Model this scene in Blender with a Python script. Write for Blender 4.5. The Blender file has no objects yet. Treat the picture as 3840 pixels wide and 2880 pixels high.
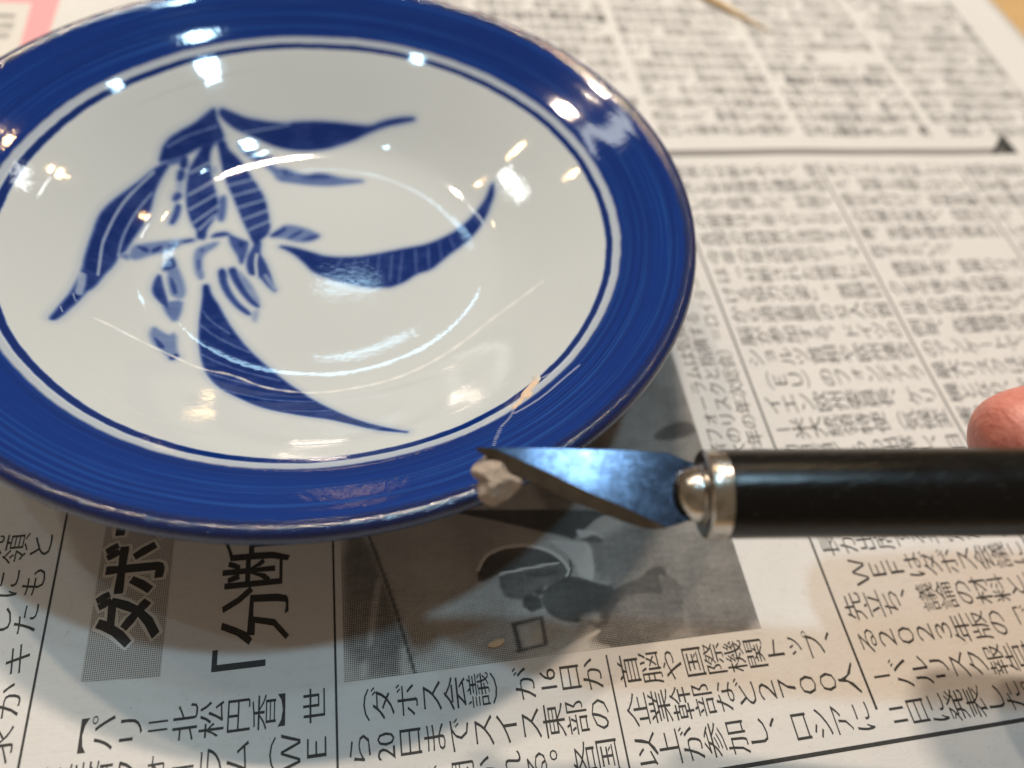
import bpy, bmesh, math, random
import numpy as np
from mathutils import Vector, Matrix, noise as mnoise

MM = 0.001                      # the scene is built in metres; the numbers below are millimetres
random.seed(7)
S = bpy.context.scene
COL = S.collection

# ------------------------------------------------------------------ camera
CAM_AT = (8.645, -60.538, 121.271)
CAM_ROWS = [(0.981739, -0.148892, 0.118403), (-0.059342, -0.831054, -0.553017), (0.180739, 0.535893, -0.824714)]
cd = bpy.data.cameras.new('camera'); cam = bpy.data.objects.new('camera', cd); COL.objects.link(cam)
cr, cdn, cf = [Vector(r) for r in CAM_ROWS]
M = Matrix((cr, -cdn, -cf)).transposed().to_4x4(); M.translation = Vector(CAM_AT) * MM
cam.matrix_world = M
cd.sensor_width = 36; cd.lens = 26.0; cd.clip_start = 0.005; cd.clip_end = 20
cd.dof.use_dof = True; cd.dof.focus_distance = 0.112; cd.dof.aperture_fstop = 9.3; cd.dof.aperture_blades = 0
S.camera = cam

# ------------------------------------------------------------------ room light
w = bpy.data.worlds.new('World'); S.world = w; w.use_nodes = True
bg = w.node_tree.nodes['Background']; bg.inputs['Color'].default_value = (0.170, 0.132, 0.092, 1); bg.inputs['Strength'].default_value = 1.1
S.view_settings.view_transform = 'Standard'; S.view_settings.look = 'None'; S.view_settings.gamma = 1; S.view_settings.exposure = 0.25
try: S.cycles.use_denoising = True
except Exception: pass
S.cycles.max_bounces = 6; S.cycles.caustics_reflective = False; S.cycles.caustics_refractive = False

AIM = Vector((2, 40, 12)) * MM
def lamp(name, az, el, dist, sx, sy, power, color, roll=0, shape='RECTANGLE', aim=AIM):
    """a lamp of the room: az degrees clockwise from +y, el degrees above the table, dist in metres"""
    l = bpy.data.lights.new(name, 'AREA'); l.shape = shape; l.size = sx; l.size_y = sy
    l.energy = power; l.color = color
    o = bpy.data.objects.new(name, l); COL.objects.link(o)
    a, e = math.radians(az), math.radians(el)
    d = Vector((math.sin(a) * math.cos(e), math.cos(a) * math.cos(e), math.sin(e)))
    o.location = aim + d * dist
    o.rotation_euler = ((d).to_track_quat('Z', 'Y').to_matrix().to_4x4() @ Matrix.Rotation(math.radians(roll), 4, 'Z')).to_euler()
    return o
WARM = (1.0, 0.825, 0.655); AMBER = (1.0, 0.66, 0.30); COOL = (0.50, 0.80, 1.0); WHITE = (0.95, 1.0, 0.97)
lamp('ceiling_light', 62, 75.4, 1.5, .075, .06, 5.2, COOL)
lamp('ceiling_light', 20, 71.1, 1.5, .035, .05, .9, COOL)
lamp('ceiling_light', 44, 63.7, 1.5, .05, .03, .5, COOL)
lamp('ceiling_light', -58, 73, 1.6, .03, .03, .9, COOL)
lamp('window', -1.7, 44.0, 2.0, .15, .020, .15, COOL)
lamp('window', -5.0, 36.0, 2.0, .17, .055, .34, COOL)
lamp('window', 14.0, 30.0, 2.0, .10, .10, .28, COOL)
lamp('bulb', 3, 58.5, 1.02, .10, .03, 6.2, WARM, 0)
lamp('bulb', -24.5, 52.5, 1.11, .030, .030, 3.0, WARM, 0, 'DISK')
lamp('bulb', 35.9, 45.8, 1.3, .025, .025, .55, AMBER, 0, 'DISK')
lamp('bulb', 19, 50.5, 1.3, .03, .03, .5, AMBER, 0, 'DISK')
lamp('bulb', -48.7, 48.4, 1.3, .022, .022, .35, AMBER, 0, 'DISK')
lamp('bulb', -34, 39.4, 1.5, .02, .03, .35, AMBER, 0, 'DISK')

lamp('bulb', -4, 4.0, 1.5, .006, .030, .006, AMBER)
def aim_dir(az, el):
    a, e = math.radians(az), math.radians(el); return Vector((math.sin(a) * math.cos(e), math.cos(a) * math.cos(e), math.sin(e)))
tube = lamp('tube_light', -45.6, 41.2, 1.0, .20, .030, .62, WHITE)
tz = aim_dir(-45.6, 41.2); tx = aim_dir(-41, 36.5) - aim_dir(-51, 46); tx = (tx - tz * tx.dot(tz)).normalized()
tube.rotation_euler = Matrix((tx, tz.cross(tx), tz)).transposed().to_euler()
lamp('lamp_panel', 28, 44, 1.1, .045, .085, .14, WHITE, 20)
lamp('lamp_panel', -23.2, 46.5, 1.1, .05, .10, .10, WHITE, 20)

# ------------------------------------------------------------------ helpers
def thing(name, label, cat, loc=(0, 0, 0), rot=(0, 0, 0)):
    o = bpy.data.objects.new(name, None); COL.objects.link(o); o.empty_display_size = 0.01
    o.location = Vector(loc) * MM; o.rotation_euler = rot
    o['label'] = label; o['category'] = cat
    return o
def tag(o, label, cat):
    o['label'] = label; o['category'] = cat; return o
def link(name, me, mat=None, parent=None, smooth=False):
    o = bpy.data.objects.new(name, me); COL.objects.link(o)
    if mat: me.materials.append(mat)
    if parent: o.parent = parent
    if smooth: me.polygons.foreach_set('use_smooth', [True] * len(me.polygons))
    return o
def mesh(name, V, F):
    me = bpy.data.meshes.new(name)
    me.from_pydata([tuple(np.asarray(v, float) * MM) for v in V], [], F); me.update(); return me
def grid_mesh(name, V, F):
    """numpy vertices (mm) and quad faces"""
    me = bpy.data.meshes.new(name); V = np.asarray(V, np.float32) * MM; F = np.asarray(F, np.int32)
    me.vertices.add(len(V)); me.vertices.foreach_set('co', V.ravel())
    me.loops.add(F.size); me.loops.foreach_set('vertex_index', F.ravel())
    me.polygons.add(len(F)); me.polygons.foreach_set('loop_start', np.arange(0, F.size, F.shape[1], dtype=np.int32))
    try: me.polygons.foreach_set('loop_total', np.full(len(F), F.shape[1], np.int32))
    except Exception: pass
    me.update(calc_edges=True); me.validate(); return me

class NT:
    """short way of wiring a node material"""
    def __init__(s, name):
        s.m = bpy.data.materials.new(name); s.m.use_nodes = True; s.t = s.m.node_tree
        s.b = s.t.nodes['Principled BSDF']
    def n(s, typ, **kw):
        nd = s.t.nodes.new(typ)
        for k, v in kw.items():
            if k.startswith('i_'): nd.inputs[k[2:].replace('_', ' ')].default_value = v
            else: setattr(nd, k, v)
        return nd
    def l(s, a, b): s.t.links.new(a, b)
    def math(s, op, a, b=None, c=None, clamp=False):
        nd = s.t.nodes.new('ShaderNodeMath'); nd.operation = op; nd.use_clamp = clamp
        for i, x in enumerate((a, b, c)):
            if x is None: continue
            if isinstance(x, (int, float)): nd.inputs[i].default_value = x
            else: s.l(x, nd.inputs[i])
        return nd.outputs[0]
    def step(s, x, a, b):
        nd = s.t.nodes.new('ShaderNodeMapRange'); nd.interpolation_type = 'SMOOTHSTEP'
        s.l(x, nd.inputs[0]); nd.inputs[1].default_value = a; nd.inputs[2].default_value = b; return nd.outputs[0]
    def mix(s, f, a, b):
        nd = s.t.nodes.new('ShaderNodeMix'); nd.data_type = 'RGBA'
        for i, x in ((0, f), (6, a), (7, b)):
            if isinstance(x, (int, float)): nd.inputs[i].default_value = x
            elif isinstance(x, tuple): nd.inputs[i].default_value = x if len(x) == 4 else x + (1,)
            else: s.l(x, nd.inputs[i])
        return nd.outputs[2]
    def noise(s, vec, scale, detail=3, rough=.5):
        nd = s.t.nodes.new('ShaderNodeTexNoise'); nd.inputs['Scale'].default_value = scale
        nd.inputs['Detail'].default_value = detail; nd.inputs['Roughness'].default_value = rough
        if vec is not None: s.l(vec, nd.inputs['Vector'])
        return nd.outputs['Fac']
    def obj(s): return s.t.nodes.new('ShaderNodeTexCoord').outputs['Object']
    def scaled(s, vec, v):
        nd = s.t.nodes.new('ShaderNodeVectorMath'); nd.operation = 'MULTIPLY'; s.l(vec, nd.inputs[0]); nd.inputs[1].default_value = v; return nd.outputs[0]
    def bump(s, h, strength, dist, prev=None):
        nd = s.t.nodes.new('ShaderNodeBump'); nd.inputs['Strength'].default_value = strength; nd.inputs['Distance'].default_value = dist
        s.l(h, nd.inputs['Height'])
        if prev is not None: s.l(prev, nd.inputs['Normal'])
        return nd.outputs['Normal']
    def done(s, color=None, rough=None, normal=None, **kw):
        for k, v in (('Base Color', color), ('Roughness', rough), ('Normal', normal)):
            if v is None: continue
            if isinstance(v, (int, float)): s.b.inputs[k].default_value = v
            elif isinstance(v, tuple): s.b.inputs[k].default_value = v if len(v) == 4 else v + (1,)
            else: s.l(v, s.b.inputs[k])
        for k, v in kw.items(): s.b.inputs[k.replace('_', ' ')].default_value = v
        return s.m
def inside_dist(P, poly):
    """signed distance of points P (n,2) to a polygon, positive inside"""
    poly = np.asarray(poly, float); n = len(poly)
    d = np.full(len(P), 1e9); ins = np.zeros(len(P), bool)
    for i in range(n):
        a = poly[i]; b = poly[(i + 1) % n]; e = b - a; q = P - a
        t = np.clip((q @ e) / max(e @ e, 1e-9), 0, 1); r = q - t[:, None] * e
        d = np.minimum(d, (r * r).sum(1))
        c = ((a[1] > P[:, 1]) != (b[1] > P[:, 1]))
        if abs(b[1] - a[1]) > 1e-9: ins ^= c & (P[:, 0] < (b[0] - a[0]) * (P[:, 1] - a[1]) / (b[1] - a[1]) + a[0])
    d = np.sqrt(d); return np.where(ins, d, -d)
def line_dist(P, pts):
    d = np.full(len(P), 1e9)
    for a, b in zip(pts[:-1], pts[1:]):
        a = np.asarray(a); e = np.asarray(b) - a; q = P - a
        t = np.clip((q @ e) / max(e @ e, 1e-9), 0, 1); r = q - t[:, None] * e; d = np.minimum(d, (r * r).sum(1))
    return np.sqrt(d)
def sstep(x, a, b):
    t = np.clip((x - a) / (b - a), 0, 1); return t * t * (3 - 2 * t)
def smooth_poly(pts, it=2):
    p = np.asarray(pts, float)
    for _ in range(it):
        q = np.roll(p, -1, 0); p = np.stack([.78 * p + .22 * q, .22 * p + .78 * q], 1).reshape(-1, 2)
    return p
def smooth_line(pts, it=2):
    p = np.asarray(pts, float)
    for _ in range(it):
        if len(p) < 3: break
        q = np.stack([.75 * p[:-1] + .25 * p[1:], .25 * p[:-1] + .75 * p[1:]], 1).reshape(-1, 2)
        p = np.vstack([p[:1], q[1:-1], p[-1:]])
    return p
LEAF = [(1,[(-22.49,38.5),(-24.0,36.95),(-26.41,34.06),(-28.9,31.81),(-30.97,29.42),(-31.97,27.18),(-32.35,24.94),(-32.5,23.94),(-32.1,24.32),(-29.94,25.72),(-27.71,27.58),(-25.23,30.06),(-22.49,31.79),(-20.8,32.95),(-21.31,34.59),(-22.18,36.5),(-22.32,37.81)]),(1,[(-31.59,24.0),(-33.51,21.68),(-35.02,19.04),(-36.76,16.19),(-38.54,13.11),(-39.94,10.36),(-40.85,7.71),(-41.28,5.05),(-41.45,1.75),(-41.62,-1.12),(-41.64,-4.73),(-41.51,-6.38),(-41.53,-8.25),(-41.63,-11.0),(-41.8,-14.1),(-42.36,-17.99),(-42.78,-21.51),(-42.69,-22.13),(-42.24,-21.75),(-41.67,-19.5),(-40.92,-16.02),(-40.31,-12.62),(-39.74,-11.45),(-39.27,-9.54),(-38.85,-7.15),(-37.84,-3.66),(-37.49,-0.88),(-36.65,0.59),(-36.48,1.69),(-35.76,4.8),(-34.82,7.94),(-34.13,11.13),(-33.76,12.71),(-33.47,16.2),(-32.64,19.68),(-31.73,22.24),(-31.09,23.78)]),(0.95,[(-25.05,30.22),(-25.24,29.24),(-26.14,27.09),(-27.18,24.63),(-27.65,20.96),(-27.67,17.35),(-27.08,13.58),(-25.94,10.21),(-24.92,8.63),(-24.93,6.46),(-23.48,6.22),(-23.5,8.95),(-22.42,11.74),(-21.52,14.86),(-22.11,18.74),(-23.01,22.07),(-23.64,25.53),(-23.82,28.03),(-23.43,30.21),(-22.49,31.69)]),(0.95,[(-22.14,31.79),(-20.83,32.64),(-20.13,30.7),(-18.83,29.76),(-17.5,28.45),(-15.91,25.33),(-14.06,22.01),(-12.57,18.18),(-11.85,14.02),(-11.35,10.24),(-11.31,8.96),(-11.82,7.25),(-13.07,5.89),(-13.53,3.43),(-13.94,4.53),(-14.57,6.2),(-15.42,8.74),(-16.49,11.59),(-17.39,14.48),(-18.74,18.67),(-19.83,21.69),(-20.68,24.49),(-21.28,27.24),(-21.63,29.9)]),(0.9,[(-13.63,5.9),(-12.87,5.33),(-12.98,3.41),(-12.92,1.79),(-11.93,-0.38),(-10.92,-3.56),(-10.3,-6.15),(-9.53,-8.45),(-10.81,-7.14),(-12.12,-5.05),(-13.24,-3.73),(-14.49,-3.68),(-15.13,-1.32),(-15.08,1.32),(-14.43,3.19)]),(1,[(-21.19,38.88),(-19.13,38.52),(-16.48,37.96),(-13.35,37.95),(-10.17,37.98),(-8.14,38.07),(-5.24,38.71),(-1.06,38.99),(3.15,38.68),(7.38,37.96),(10.37,37.46),(13.44,38.15),(17.12,38.16),(19.9,37.62),(20.3,37.13),(18.14,37.2),(14.89,37.22),(11.61,36.71),(8.98,36.01),(6.78,35.19),(3.96,34.29),(0.32,33.22),(-3.45,32.68),(-7.15,32.73),(-9.97,33.15),(-12.54,33.85),(-14.67,34.5),(-16.97,35.04),(-18.86,35.6),(-20.34,36.4),(-21.61,37.62)]),(0.5,[(-18.01,32.42),(-16.47,32.75),(-14.39,30.57),(-12.82,30.06),(-11.22,30.59),(-11.62,28.9),(-10.41,27.35),(-8.61,27.43),(-6.58,26.32),(-3.94,25.44),(-1.49,26.2),(0.56,25.73),(3.62,24.47),(8.77,23.58),(4.61,22.91),(0.51,22.35),(-3.54,22.69),(-6.56,23.31),(-9.76,23.88),(-10.6,25.93),(-12.61,28.3),(-14.79,29.33),(-16.91,30.81)]),(0.85,[(-14.79,29.58),(-12.82,30.06),(-11.22,30.52),(-12.02,29.0),(-13.61,28.85)]),(0.85,[(-9.61,26.68),(-8.4,27.29),(-6.58,26.17),(-6.98,25.27),(-8.59,25.24)]),(0.85,[(-5.97,24.82),(-3.54,25.44),(-1.49,26.1),(0.76,25.57),(1.36,24.5),(-1.92,24.22)]),(0.45,[(-11.06,6.95),(-9.61,8.6),(-8.12,9.99),(-6.4,9.66),(-3.9,8.74),(-1.99,7.26),(-1.41,6.67),(-2.56,5.58),(-4.45,5.08),(-6.34,5.41),(-8.05,6.3),(-9.93,6.63)]),(0.9,[(-11.07,7.09),(-9.61,8.66),(-8.12,9.85),(-7.9,8.56),(-9.38,7.18),(-10.49,6.65)]),(0.85,[(-7.86,6.15),(-6.37,7.8),(-4.48,8.89),(-4.66,7.9),(-6.17,6.53),(-7.29,5.86)]),(0.8,[(-5.4,5.38),(-3.51,6.73),(-1.6,7.1),(-1.61,6.39),(-3.13,5.45)]),(1,[(-9.3,3.98),(-7.25,3.78),(-4.44,2.59),(-2.57,1.71),(-0.7,0.82),(2.12,0.32),(5.9,0.31),(9.76,1.0),(13.69,1.97),(17.9,2.87),(20.35,3.47),(23.5,5.02),(26.75,7.03),(30.16,10.09),(32.48,12.54),(34.12,14.55),(35.07,16.78),(35.6,17.0),(35.43,14.63),(34.59,12.55),(33.15,9.62),(31.19,6.74),(28.4,3.66),(25.08,0.92),(22.89,-1.14),(20.3,-3.73),(17.32,-4.66),(14.68,-6.91),(11.97,-8.08),(11.18,-8.0),(7.47,-7.83),(3.82,-6.63),(1.08,-5.48),(-1.66,-4.06),(-2.94,-2.83),(-4.23,-0.93),(-6.1,1.56),(-7.8,2.97)]),(1,[(-22.73,-6.2),(-21.96,-6.21),(-21.45,-8.46),(-19.87,-11.44),(-18.48,-14.6),(-16.94,-17.72),(-15.1,-20.81),(-13.32,-23.41),(-11.23,-26.02),(-9.18,-28.44),(-6.81,-31.2),(-4.79,-33.36),(-2.45,-36.15),(0.49,-39.31),(3.32,-42.31),(5.88,-44.7),(9.69,-47.54),(12.9,-49.46),(9.67,-47.91),(7.33,-46.81),(3.64,-44.24),(0.59,-42.33),(-2.47,-41.18),(-6.32,-39.71),(-9.41,-38.48),(-11.78,-37.06),(-14.23,-35.13),(-16.68,-33.33),(-18.45,-31.23),(-19.84,-28.82),(-20.97,-25.98),(-21.77,-22.49),(-22.28,-19.09),(-22.54,-15.49),(-22.52,-11.88),(-22.51,-8.94)]),(0.9,[(-29.04,0.92),(-29.51,-0.3),(-30.28,-2.45),(-28.97,-2.31),(-28.05,-1.46),(-28.56,0.31)]),(0.42,[(-28.97,1.05),(-27.86,-1.7),(-26.73,-4.72),(-25.96,-7.47),(-26.1,-9.46),(-26.92,-9.5),(-28.12,-8.84),(-29.01,-5.12),(-29.09,-2.83),(-30.25,-2.7)]),(0.85,[(-28.82,-3.83),(-27.79,-5.78),(-27.04,-8.26),(-27.64,-8.8),(-28.55,-6.35)]),(0.92,[(-30.65,-3.53),(-31.21,-5.69),(-31.21,-8.26),(-30.39,-9.89),(-29.1,-11.47),(-28.02,-12.59),(-29.16,-8.94),(-30.05,-6.0)]),(0.5,[(-29.1,-11.47),(-28.38,-10.87),(-26.19,-10.21),(-26.2,-13.18),(-26.71,-15.71),(-28.03,-13.85)]),(0.42,[(-29.74,-17.87),(-29.24,-18.26),(-27.27,-19.64),(-26.34,-18.69),(-25.81,-22.54),(-25.24,-24.34),(-25.86,-25.71),(-27.31,-23.86),(-29.01,-22.16),(-29.83,-19.88)]),(0.85,[(-29.52,-20.05),(-27.82,-21.71),(-27.14,-23.21),(-28.12,-23.28)]),(0.95,[(-26.17,-25.52),(-25.44,-23.97),(-24.96,-24.7),(-25.65,-26.09)]),(0.42,[(-35.24,2.56),(-33.2,3.86),(-30.86,4.95),(-28.05,5.86),(-25.8,6.27),(-25.05,5.75),(-27.46,5.12),(-29.81,2.78),(-32.92,1.13),(-34.87,-0.84),(-35.77,-0.75),(-35.68,1.08)]),(0.9,[(-35.08,2.51),(-33.74,2.92),(-32.89,2.29),(-33.42,1.36),(-34.43,2.03)]),(0.9,[(-32.74,2.46),(-30.96,4.21),(-30.99,2.86),(-32.33,1.54)]),(0.88,[(-30.1,4.05),(-28.35,5.36),(-28.57,3.97),(-29.86,3.3)]),(0.92,[(-27.68,5.63),(-25.63,6.33),(-25.92,5.59),(-27.46,5.06)]),(0.45,[(-37.35,-0.81),(-35.85,-0.02),(-35.99,-1.38),(-37.16,-1.22)]),(0.9,[(-22.38,6.83),(-21.63,7.85),(-20.02,8.31),(-18.78,7.62),(-19.95,7.2),(-21.21,6.94)]),(0.78,[(-19.05,7.54),(-17.72,6.69),(-16.58,5.98),(-15.27,5.39),(-15.35,3.21),(-15.78,0.81),(-16.22,-1.02),(-16.89,1.38),(-17.7,3.01),(-18.53,4.92)]),(0.95,[(-17.48,5.72),(-15.82,5.41),(-16.09,3.5),(-17.02,3.8)]),(0.42,[(-24.68,3.36),(-23.86,4.17),(-20.91,5.51),(-21.54,4.16),(-23.2,2.57),(-23.79,0.99),(-23.58,-1.62),(-23.07,-3.68),(-23.33,-4.69),(-24.14,-3.16),(-24.68,-0.85),(-24.88,1.5)]),(0.75,[(-24.5,3.36),(-23.13,3.91),(-23.72,2.44)]),(0.75,[(-24.6,0.2),(-23.96,0.99),(-23.53,-2.14),(-24.21,-2.39)]),(0.88,[(-20.28,-2.72),(-19.64,-1.83),(-18.93,-3.27),(-18.8,-5.31),(-17.74,-8.35),(-16.21,-11.11),(-14.03,-13.61),(-14.18,-14.08),(-15.96,-12.57),(-18.0,-9.82),(-19.6,-6.29)]),(0.9,[(-18.56,-2.12),(-17.43,-1.64),(-16.58,-4.37),(-15.38,-7.19),(-14.04,-9.73),(-12.56,-11.75),(-12.63,-12.23),(-13.97,-11.2),(-15.83,-8.42),(-17.4,-5.36)]),(0.38,[(-17.04,-2.3),(-14.76,-5.46),(-13.0,-9.53),(-12.57,-11.51),(-14.42,-8.97),(-15.99,-5.41)]),(0.28,[(-13.85,-13.86),(-12.7,-12.71),(-12.8,-14.38),(-13.08,-15.79)]),(0.9,[(-28.49,26.89),(-27.71,26.55),(-27.88,24.6),(-28.73,23.86),(-29.08,25.0)]),(0.88,[(-29.07,23.52),(-28.21,23.62),(-28.35,21.83),(-29.35,20.8),(-29.39,22.32)]),(0.85,[(-29.44,18.29),(-28.58,18.09),(-28.7,17.08),(-29.83,15.78),(-30.05,16.67)]),(0.82,[(-29.3,15.44),(-28.59,15.11),(-28.76,12.51),(-29.6,9.89),(-30.2,10.02),(-29.67,13.09)]),(0.28,[(-29.37,21.45),(-28.52,21.77),(-28.58,18.09),(-29.42,17.83)]),(0.7,[(-31.43,24.38),(-29.77,25.78),(-28.06,27.36),(-27.89,26.69),(-29.42,25.18),(-31.26,23.82)]),(0.3,[(-23.28,26.07),(-22.37,26.08),(-22.53,24.64),(-23.08,24.52)]),(0.55,[(-21.34,18.25),(-20.44,19.01),(-20.21,14.9),(-20.48,11.5),(-21.33,11.91),(-21.37,15.43)])]
VEIN = [(0.3,0.331,[(-22.04,35.08),(-27.69,31.55),(-31.3,27.66)]),(0.5,0.39,[(-33.5,21.26),(-35.72,17.15),(-37.5,13.32),(-38.8,8.89),(-39.45,5.16),(-39.84,2.22),(-39.98,-0.12),(-39.64,-5.07),(-39.45,-7.61)]),(0.4,0.347,[(-33.63,16.35),(-35.43,12.06),(-36.74,7.37),(-37.3,3.9),(-37.46,1.32),(-37.45,-1.22)]),(0.75,0.16,[(-42.36,-18.26),(-41.85,-19.47)]),(0.75,0.164,[(-41.75,-14.06),(-40.89,-15.87)]),(0.45,1.016,[(-41.39,-8.7),(-41.12,-10.95),(-41.01,-13.61)]),(0.42,0.521,[(-27.17,23.56),(-23.82,26.77)]),(0.42,0.514,[(-27.36,18.17),(-23.03,22.58)]),(0.42,0.509,[(-26.96,14.39),(-22.14,19.28)]),(0.42,0.503,[(-25.98,10.75),(-21.59,15.99)]),(0.42,0.501,[(-24.76,8.91),(-22.15,13.15)]),(0.38,0.613,[(-20.68,24.49),(-17.11,27.29)]),(0.38,0.61,[(-19.84,21.97),(-14.71,24.31)]),(0.38,0.605,[(-18.75,18.95),(-13.45,21.44)]),(0.38,0.598,[(-17.63,15.52),(-12.56,17.88)]),(0.38,0.592,[(-16.33,12.05),(-11.87,14.61)]),(0.38,0.586,[(-15.24,8.9),(-11.39,11.39)]),(0.7,0.533,[(-13.46,1.8),(-13.65,-0.32),(-13.23,-3.98)]),(0.35,0.746,[(-11.62,-4.05),(-9.9,-7.68)]),(0.35,0.378,[(-16.78,35.04),(-13.43,36.19),(-10.2,37.25),(-7.32,38.1)]),(0.22,0.309,[(2.92,0.23),(1.72,-3.2)]),(0.22,0.31,[(5.55,-0.14),(4.66,-4.64)]),(0.22,0.311,[(8.04,0.05),(6.88,-5.26)]),(0.22,0.312,[(10.36,0.51),(9.52,-4.84)]),(0.22,0.314,[(12.89,0.97),(12.08,-6.27)]),(0.22,0.315,[(15.08,1.72),(13.72,-7.13)]),(0.22,0.317,[(17.67,2.18),(17.44,-4.4)]),(0.22,0.319,[(20.42,3.05),(20.03,-3.45)]),(0.22,0.321,[(22.82,4.2),(22.82,-0.86)]),(0.22,0.323,[(25.16,5.46),(25.83,1.42)]),(0.22,0.327,[(28.52,8.19),(29.25,4.93)]),(0.22,0.33,[(30.79,10.19),(31.87,7.38)]),(0.25,0.301,[(-22.27,-12.85),(-20.92,-15.26),(-17.39,-18.41)]),(0.25,0.296,[(-22.29,-16.45),(-19.79,-19.06),(-16.37,-21.46),(-13.66,-23.16)]),(0.25,0.29,[(-20.2,-21.69),(-16.15,-24.51),(-10.87,-26.85)]),(0.25,0.286,[(-21.4,-23.71),(-19.22,-25.31),(-14.3,-27.88),(-8.13,-30.16)]),(0.25,0.272,[(-17.01,-33.08),(-13.59,-34.45),(-8.94,-35.83),(-2.27,-36.48)]),(0.25,0.266,[(-7.12,-39.08),(-2.56,-39.61),(0.5,-39.63)]),(0.25,0.279,[(-19.88,-28.54),(-15.62,-30.25),(-10.85,-31.91),(-6.41,-32.76)])]
FILL = [(33.08,-42.06),(33.84,-42.44),(33.21,-43.2),(32.39,-44.08),(31.88,-44.69),(32.05,-45.08),(31.64,-45.92),(31.06,-46.28),(30.41,-46.21),(29.89,-47.1),(29.22,-47.63),(28.7,-48.31),(28.44,-47.82),(28.98,-47.23),(29.64,-46.7),(30.29,-45.85),(30.62,-44.74),(31.14,-44.14),(31.96,-43.24)]
FILL_END = [(33.84,-40.47),(34.22,-41.55),(33.84,-42.44),(33.08,-42.06),(32.98,-41.24),(33.29,-40.62)]
CRACK = [(28.59,-48.27),(28.1,-49.34),(27.76,-49.97),(26.78,-51.1),(26.01,-51.76),(25.62,-52.69),(25.23,-53.45),(24.7,-54.5),(24.14,-55.88)]
GLINT_LINE = [(-37.74,-19.07),(-34.72,-20.17),(-31.11,-22.2),(-25.96,-24.85),(-20.6,-27.93),(-16.19,-28.49),(-11.44,-31.71),(-6.84,-33.14),(-1.47,-33.96),(4.76,-33.08),(11.2,-31.81),(17.99,-28.7),(24.34,-24.45),(30.11,-19.78),(34.77,-17.33),(40.53,-14.32)]
SCRATCH = [[(40.36,-41.19),(37.01,-43.71),(33.53,-46.59),(30.36,-48.45),(28.54,-49.31)],[(40.08,-37.92),(36.56,-41.02),(34.42,-41.87)]]
TLINE = [(0.05,0.5,[(23.7,-19.0),(24.87,-17.09),(26.34,-16.14),(28.85,-15.51),(32.12,-15.49),(35.77,-16.63),(38.17,-18.51),(39.29,-20.97),(38.68,-21.59)]),(0.1,0.3,[(27.12,-20.1),(33.08,-19.56),(37.47,-19.32)]),(0.95,0.35,[(39.55,-19.21),(39.69,-20.61),(38.89,-21.88)]),(0.9,0.4,[(5.75,-10.38),(9.21,-21.99),(11.99,-34.42)])]
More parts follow.
